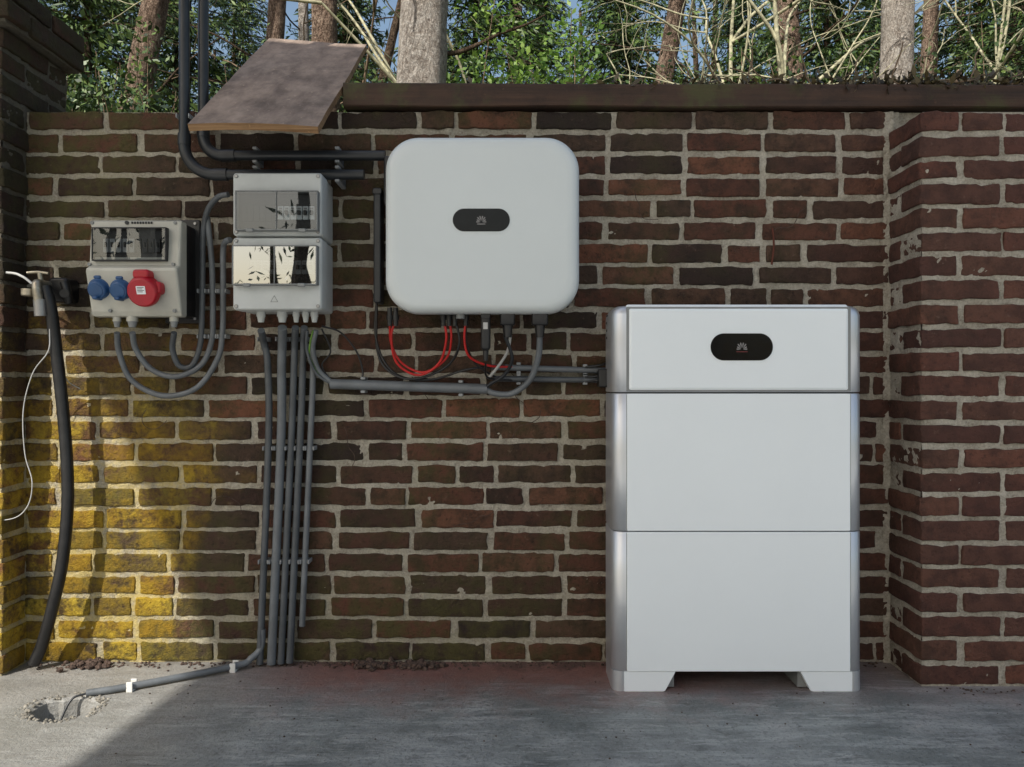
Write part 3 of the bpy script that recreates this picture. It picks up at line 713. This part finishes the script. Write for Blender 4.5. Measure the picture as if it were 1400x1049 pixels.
for st in ((560,470),(600,560),(480,640),(720,560),(200,560),(900,300),(700,600),(330,700),(620,720),(1056,318)):
    p=list(st); l=[]
    a=random.random()*6.28
    for i in range(7): l.append((p[0],p[1],.006)); a+=random.uniform(-.8,.8); p[0]+=10*math.cos(a); p[1]+=10*math.sin(a)
    B.tube(path(l),.0010,M_rub,5,4)
B.tube(path([(1056,312,.01),(1058,335,.012),(1055,362,.006)]),.003,simple('rust',(.10,.025,.012),.8),6,4)
B.done()

# ------------------------------------------------------------------ unseen canopy, added with height and outline set to throw the shade
B=MB('unseen_shade_canopy')
H=4.20; ex=lambda y:.13*y-2.614
poly=[(ex(-1.75),-1.75),(.95,-1.75),(.95,-4.9),(ex(-4.9),-4.9)]
B.add([(x,y,H) for x,y in poly]+[(x,y,H+.05) for x,y in poly],[(0,1,2,3),(7,6,5,4)]+[(i,i+4,(i+1)%4+4,(i+1)%4) for i in range(4)],M_roofw,False)
for i in range(6): y=-1.9-i*.56; B.box(ex(y)+.1,.90,y-.03,y+.03,H-.101,H-.001,M_roofw,.004)
for x,y in ((ex(-1.85)+.06,-1.85),(.9,-1.85),(ex(-4.8)+.06,-4.8),(.9,-4.8)): B.box(x-.05,x+.05,y-.05,y+.05,0,H-.102,M_roofw,.006)
B.done()

# ------------------------------------------------------------------ vegetation
def leaves(name,C,size,aspect,mat,droop=0,dirs=None,parent=None):
    C=np.asarray(C,dtype=np.float64); n=len(C)
    d=rng.normal(size=(n,3)) if dirs is None else dirs+rng.normal(size=(n,3))*.45
    d[:,2]-=droop; d/=np.linalg.norm(d,axis=1)[:,None]
    e=rng.normal(size=(n,3)); e-=d*(e*d).sum(1)[:,None]; e/=np.linalg.norm(e,axis=1)[:,None]
    L=(size*rng.uniform(.5,1.4,n))[:,None]; w=L*aspect
    v=np.empty((n,4,3)); v[:,0]=C; v[:,1]=C+d*L*.5+e*w*.5; v[:,2]=C+d*L; v[:,3]=C+d*L*.5-e*w*.5
    me=bpy.data.meshes.new(name); me.vertices.add(4*n); me.vertices.foreach_set('co',v.ravel())
    me.loops.add(4*n); me.loops.foreach_set('vertex_index',np.arange(4*n,dtype=np.int32))
    me.polygons.add(n); me.polygons.foreach_set('loop_start',np.arange(0,4*n,4,dtype=np.int32))
    me.update(calc_edges=True); me.materials.append(mat)
    o=bpy.data.objects.new(name,me); sc.collection.objects.link(o)
    if parent: o.parent=parent
    return o
K_pine=bark_mat('pine_bark',(.07,.045,.030),(.29,.20,.15),(.55,.42,.32),34)
K_pale=bark_mat('pale_bark',(.22,.18,.15),(.52,.46,.40),(.80,.75,.68),48,.6)
K_dark=bark_mat('dark_bark',(.030,.022,.014),(.13,.09,.06),(.28,.20,.14))
K_twig=simple('twig_bark',(.40,.38,.25),.85,0,.4,20)
K_tw2=simple('brown_twig',(.20,.14,.09),.9,0,.3,20)
Lf_dark=leaf_mat('needle_dark',(.006,.018,.006),(.028,.066,.015),(.15,.22,.045),0)
Lf_mid=leaf_mat('leaf_mid',(.030,.08,.012),(.11,.22,.032),(.28,.42,.08),.35)
Lf_pine=leaf_mat('pine_needles',(.015,.038,.014),(.055,.10,.026),(.16,.23,.06),0)
Lf_dead=leaf_mat('dead_leaves',(.02,.016,.008),(.06,.045,.02),(.13,.10,.04),0)
def empty(name,loc=(0,0,0)):
    e=bpy.data.objects.new(name,None); e.location=loc; sc.collection.objects.link(e); return e
def pine(px,wpx,D,lean,mat,H=13,branches=5,crown=True,xy=None,name='pine_tree'):
    zc=CH+ .43*D
    x=(px-700)/F*D; r=wpx/2/F*D; y=D-CD
    if xy: x,y=xy; zc=2
    bx=x-lean*zc
    e=empty(name,(bx,y,-.12))
    B=MB('trunk'); n=26
    pts=[(lean*z+.06*noise.noise(Vector((px,z*.3,0))),.05*noise.noise(Vector((0,px,z*.3))),z) for z in [H*i/n for i in range(n+1)]]
    B.tube(pts,lambda u:r*(1.25-.95*u if u>.05 else 1.45-4*u),mat,22,5,True,.14,6)
    rr=random.Random(px)
    tips=[]
    for i in range(branches*2):
        z=rr.uniform(zc-.6,zc+2.5) if i<branches else rr.uniform(H*.6,H*.98)
        a=rr.uniform(0,6.28); L=rr.uniform(.5,1.6) if i<branches else rr.uniform(1.2,2.6)
        p=Vector((lean*z,0,z)); l=[p]; dv=Vector((math.cos(a),math.sin(a),rr.uniform(-.2,.4)))
        for q in range(5): p=p+dv*L/5; dv=dv+Vector((rr.uniform(-.3,.3),rr.uniform(-.3,.3),rr.uniform(-.15,.3))); l.append(p.copy()); 
        B.tube(l,lambda u:r*.11*(1-.85*u)+.003,K_dark,6,3,True,.0)
        if i>=branches: tips+=l[2:]
    t=B.done(); t.parent=e
    if crown:
        C=[];
        for q in tips:
            for _ in range(60): C.append((q.x+rr.gauss(0,.35),q.y+rr.gauss(0,.35),q.z+rr.gauss(0,.2)))
        leaves('crown',C,.16,.14,Lf_pine,0,None,e)
    return e
pine(197,38,8.0,.20,K_pine); pine(377,27,9.0,.07,K_pine); pine(415,18,12,.0,K_pale); pine(446,37,7.5,.0,K_pine)
pine(577,66,5.5,.03,K_pale,12,3); pine(704,23,12,.02,K_pine); pine(912,28,10,.17,K_pine); pine(1082,32,8,-.06,K_pine)
pine(1226,44,6.5,.03,K_pale,12,4); pine(1270,24,10.5,.04,K_pine); pine(1385,20,11,.1,K_dark); pine(530,15,13,.25,K_dark); pine(1000,16,14,.0,K_dark)
pine(840,14,15,.05,K_dark); pine(1150,15,13,-.1,K_dark); pine(255,16,13,0,K_dark); pine(120,18,11,.05,K_dark); pine(-90,40,8,.0,K_pine); pine(1520,36,8,0,K_pine)
def spruce_meshes(seed,H,Rb):
    rr=random.Random(seed); B=MB('trunk'); B.tube([(0,0,0),(0,0,H)],lambda u:.11*(1-.9*u),K_dark,8,10,True)
    C=[];Dr=[]; z=.8
    while z<H-.2:
        R_=Rb*(1-z/H)**.7*rr.uniform(.65,1.2)+.2
        for k in range(rr.randint(4,7)):
            a=rr.uniform(0,6.28); dv=Vector((math.cos(a),math.sin(a),.12)); l=[Vector((0,0,z))]; m_=6
            for i in range(m_): dv.z-=.10; l.append(l[-1]+dv*R_/m_)
            l[-1].z+=.05
            B.tube(l,lambda u:.014*(1-.8*u)+.003,K_dark,4,2,True)
            for i in range(m_):
                for _ in range(int(18+R_*11)):
                    t=rr.random(); p=l[i].lerp(l[i+1],t); w=.24*R_*(1-.6*(i/m_))
                    C.append((p.x+rr.gauss(0,w*.45),p.y+rr.gauss(0,w*.45),p.z-abs(rr.gauss(0,.10)))); Dr.append((dv.x*.8+rr.gauss(0,.4),dv.y*.8+rr.gauss(0,.4),-.35))
        z+=.22
    t=B.done(); f=leaves('needles',C,.12,.20,Lf_dark,.2,np.array(Dr)); return t,f
sp=[spruce_meshes(3,11,2.3),spruce_meshes(11,8.0,2.1)]
first=[True,True]
def spruce(px,D,kind,scl=1,rz=0,xy=None):
    x=(px-700)/F*D; y=D-CD
    if xy: x,y=xy
    e=empty('spruce_tree',(x,y,-.12)); e.scale=(scl,)*3; e.rotation_euler[2]=rz
    for j,o in enumerate(sp[kind]):
        if first[kind]: c=o
        else: c=bpy.data.objects.new(o.name,o.data); sc.collection.objects.link(c)
        c.parent=e
    first[kind]=False
for a in ((120,9,1,.95,0),(40,12,0,.8,2),(240,13,1,1.15,1),(320,15,0,.9,3),(650,10.5,1,.98,2.2),(745,16,0,.85,1.1),(860,12,1,1.03,.3),(1010,13,0,.75,4),(1130,12,1,1.05,5),(1340,12,1,1.1,3.3),(1440,10,0,.8,1.9),(470,14,1,1.1,5.2),(1200,15,0,.85,.7)): spruce(*a)
def shrub(px0,px1,D,top,nl,mat,size=.05,name='shrub'):
    e=empty(name,((px0+px1-1400)/2/F*D,D-CD,-.12)); B=MB('stems'); C=[]
    half=(px1-px0)/2/F*D; rr=random.Random(px0)
    for i in range(26):
        a=rr.uniform(-1,1); b=rr.uniform(-.5,.5); hgt=top*(1-.25*a*a)*rr.uniform(.80,1.08)
        l=[Vector((a*half*.6,b*.4,0))]
        for k in range(1,6): l.append(Vector((a*half*(.6+.5*k/5)+rr.gauss(0,.08),b*(.4+.2*k)+rr.gauss(0,.08),hgt*k/5)))
        B.tube(l,lambda u:.018*(1-.85*u),K_tw2,5,3)
        for _ in range(nl//26):
            t=.55+.45*rr.random(); q=l[min(4,int(t*5))].lerp(l[min(5,int(t*5)+1)],rr.random()); C.append((q.x+rr.gauss(0,.13),q.y+rr.gauss(0,.16),q.z+rr.gauss(0,.13)))
    o=B.done(); o.parent=e; leaves('foliage',C,size,.5,mat,.1,None,e)
shrub(600,830,6.2,3.75,20000,Lf_mid,.050); shrub(90,260,7.0,3.9,9000,Lf_dark,.06); shrub(470,560,8,4.0,6000,Lf_pine,.06); shrub(950,1120,7.5,4.1,11000,Lf_dark,.055); shrub(1150,1420,8,4.3,13000,Lf_pine,.055); shrub(300,470,8,4.1,8000,Lf_pine,.055); shrub(820,960,9,4.7,8000,Lf_dark,.06)
def bare(px,D,H,seed,mat,name='bare_tree',lean=0,r0=.06,pr=.5):
    rr=random.Random(seed); e=empty(name,((px-700)/F*D-lean*H*.4,D-CD,-.12)); B=MB('branches')
    def grow(p,dv,L,r,lev):
        l=[p.copy()]; q=p.copy(); v=dv.copy(); m_=6
        for i in range(m_):
            v=(v+Vector((rr.gauss(0,.20),rr.gauss(0,.20),rr.gauss(.02,.14)))).normalized(); q=q+v*L/m_; l.append(q.copy())
            if lev<3 and i>=1:
                for _ in range(1 if lev else 3):
                    if rr.random()<pr+.15:
                        w=(v+Vector((rr.gauss(0,.9),rr.gauss(0,.7),rr.gauss(0,.45)))).normalized(); grow(q.copy(),w,L*rr.uniform(.35,.55),r*.40,lev+1)
        B.tube(l,lambda u:r*(1-.75*u)+.0014,mat,5 if lev else 10,2 if lev>1 else 3,True,caps=False)
    grow(Vector((0,0,0)),Vector((lean,0,1)).normalized(),H,r0,0); o=B.done(); o.parent=e
bare(1120,6.0,5.0,4,K_twig,lean=-.1,r0=.042,pr=.62); bare(1030,7.0,5.2,9,K_twig,lean=.25,r0=.042,pr=.6); bare(1330,7,5.0,21,K_twig,lean=-.3,r0=.04,pr=.62); bare(1180,5.5,4.6,64,K_twig,lean=.2,r0=.032,pr=.5); bare(850,8.5,5.5,33,K_twig,lean=.1,r0=.04,pr=.35); bare(500,9,5.5,40,K_tw2,r0=.035,lean=.2,pr=.35); bare(330,10,6,51,K_tw2,r0=.04,pr=.35)
def forest(n,ya,yb,xa,xb,ha,hb,seed,nl):
    C=[];B=MB('distant_trees'); rr=random.Random(seed)
    for i in range(n):
        x=rr.uniform(xa,xb); y=rr.uniform(ya,yb); h=rr.uniform(ha,hb); ln=rr.gauss(0,.04)
        B.tube([(x,y,-.1),(x+ln*h*.5,y,h*.5),(x+ln*h,y,h)],lambda u:.17*(1-.7*u),K_dark if i%3 else K_pine,7,5)
        for _ in range(nl):
            t=rr.random(); z=h*(.12+.88*t); rad=1.7*(1-t*.6)
            if noise.noise(Vector((x,z*.9,i)))<-.08: continue
            C.append((x+ln*z+rr.gauss(0,rad*.6),y+rr.gauss(0,rad*.6),z))
    o=B.done(); leaves('foliage',C,.33,.30,Lf_dark,.2,None,o)
forest(88,17,32,-30,30,9,14.5,77,500)
forest(20,-27,-21,-17,-3,4.5,8.5,12,230)
for i,(x,y) in enumerate(((-8.6,-17),(-7.4,-16),(-6.4,-15),(-5.2,-18),(-4.3,-14),(-3.1,-19),(-10.5,-19),(1.5,-18),(6.5,-20))): pine(int(700+i*13),30,8,.03*(i%3-1),K_dark,11,3,i%2==0,xy=(x,y))
C=[]
for cx_,w_,n_ in ((1.12,.10,700),(.72,.16,350),(1.4,.16,600),(.3,.3,140),(1.0,.5,300)):
    for _ in range(n_): C.append((random.gauss(cx_,w_),random.uniform(-.01,.12),WT+.061+abs(random.gauss(0,.016))))
leaves('leaf_litter',C,.03,.4,Lf_dead)
B=MB('fallen_twigs')
for i in range(26):
    x=random.uniform(.5,1.5); l=[Vector((x,random.uniform(-.01,.05),WT+.064))]; dv=Vector((random.gauss(0,1),0,random.uniform(.1,.6))).normalized()
    for k in range(4): l.append(l[-1]+dv*.035); dv=(dv+Vector((random.gauss(0,.4),random.gauss(0,.3),random.gauss(-.1,.3)))).normalized()
    B.tube(l,.0022,K_tw2,5,3)
B.done()

# ------------------------------------------------------------------ light, world, camera
to_sun=Vector((-.537,-.9,1)).normalized()
sl=bpy.data.lights.new('sun','SUN'); sl.energy=5; sl.angle=math.radians(.5); sl.color=(1,.95,.86)
so=bpy.data.objects.new('sun',sl); so.rotation_euler=to_sun.to_track_quat('Z','Y').to_euler(); sc.collection.objects.link(so)
wd=bpy.data.worlds.new('World'); sc.world=wd; wd.use_nodes=True; nt=wd.node_tree
sk=nt.nodes.new('ShaderNodeTexSky'); sk.sky_type='NISHITA'; sk.sun_disc=False
sk.sun_elevation=math.asin(to_sun.z); sk.sun_rotation=math.atan2(to_sun.x,to_sun.y)%(2*math.pi)
sk.air_density=1.5; sk.dust_density=3.5; sk.ozone_density=1.6
bg=nt.nodes['Background']; bg.inputs[1].default_value=.15; nt.links.new(sk.outputs[0],bg.inputs[0])
cam=bpy.data.cameras.new('camera'); cam.sensor_width=36; cam.lens=36*F/1400; cam.clip_end=1000; cam.clip_start=.05
co=bpy.data.objects.new('camera',cam); co.location=(0,-CD,CH); co.rotation_euler=(math.radians(90),0,0); sc.collection.objects.link(co); sc.camera=co
sc.view_settings.view_transform='Standard'; sc.view_settings.look='None'; sc.view_settings.exposure=0
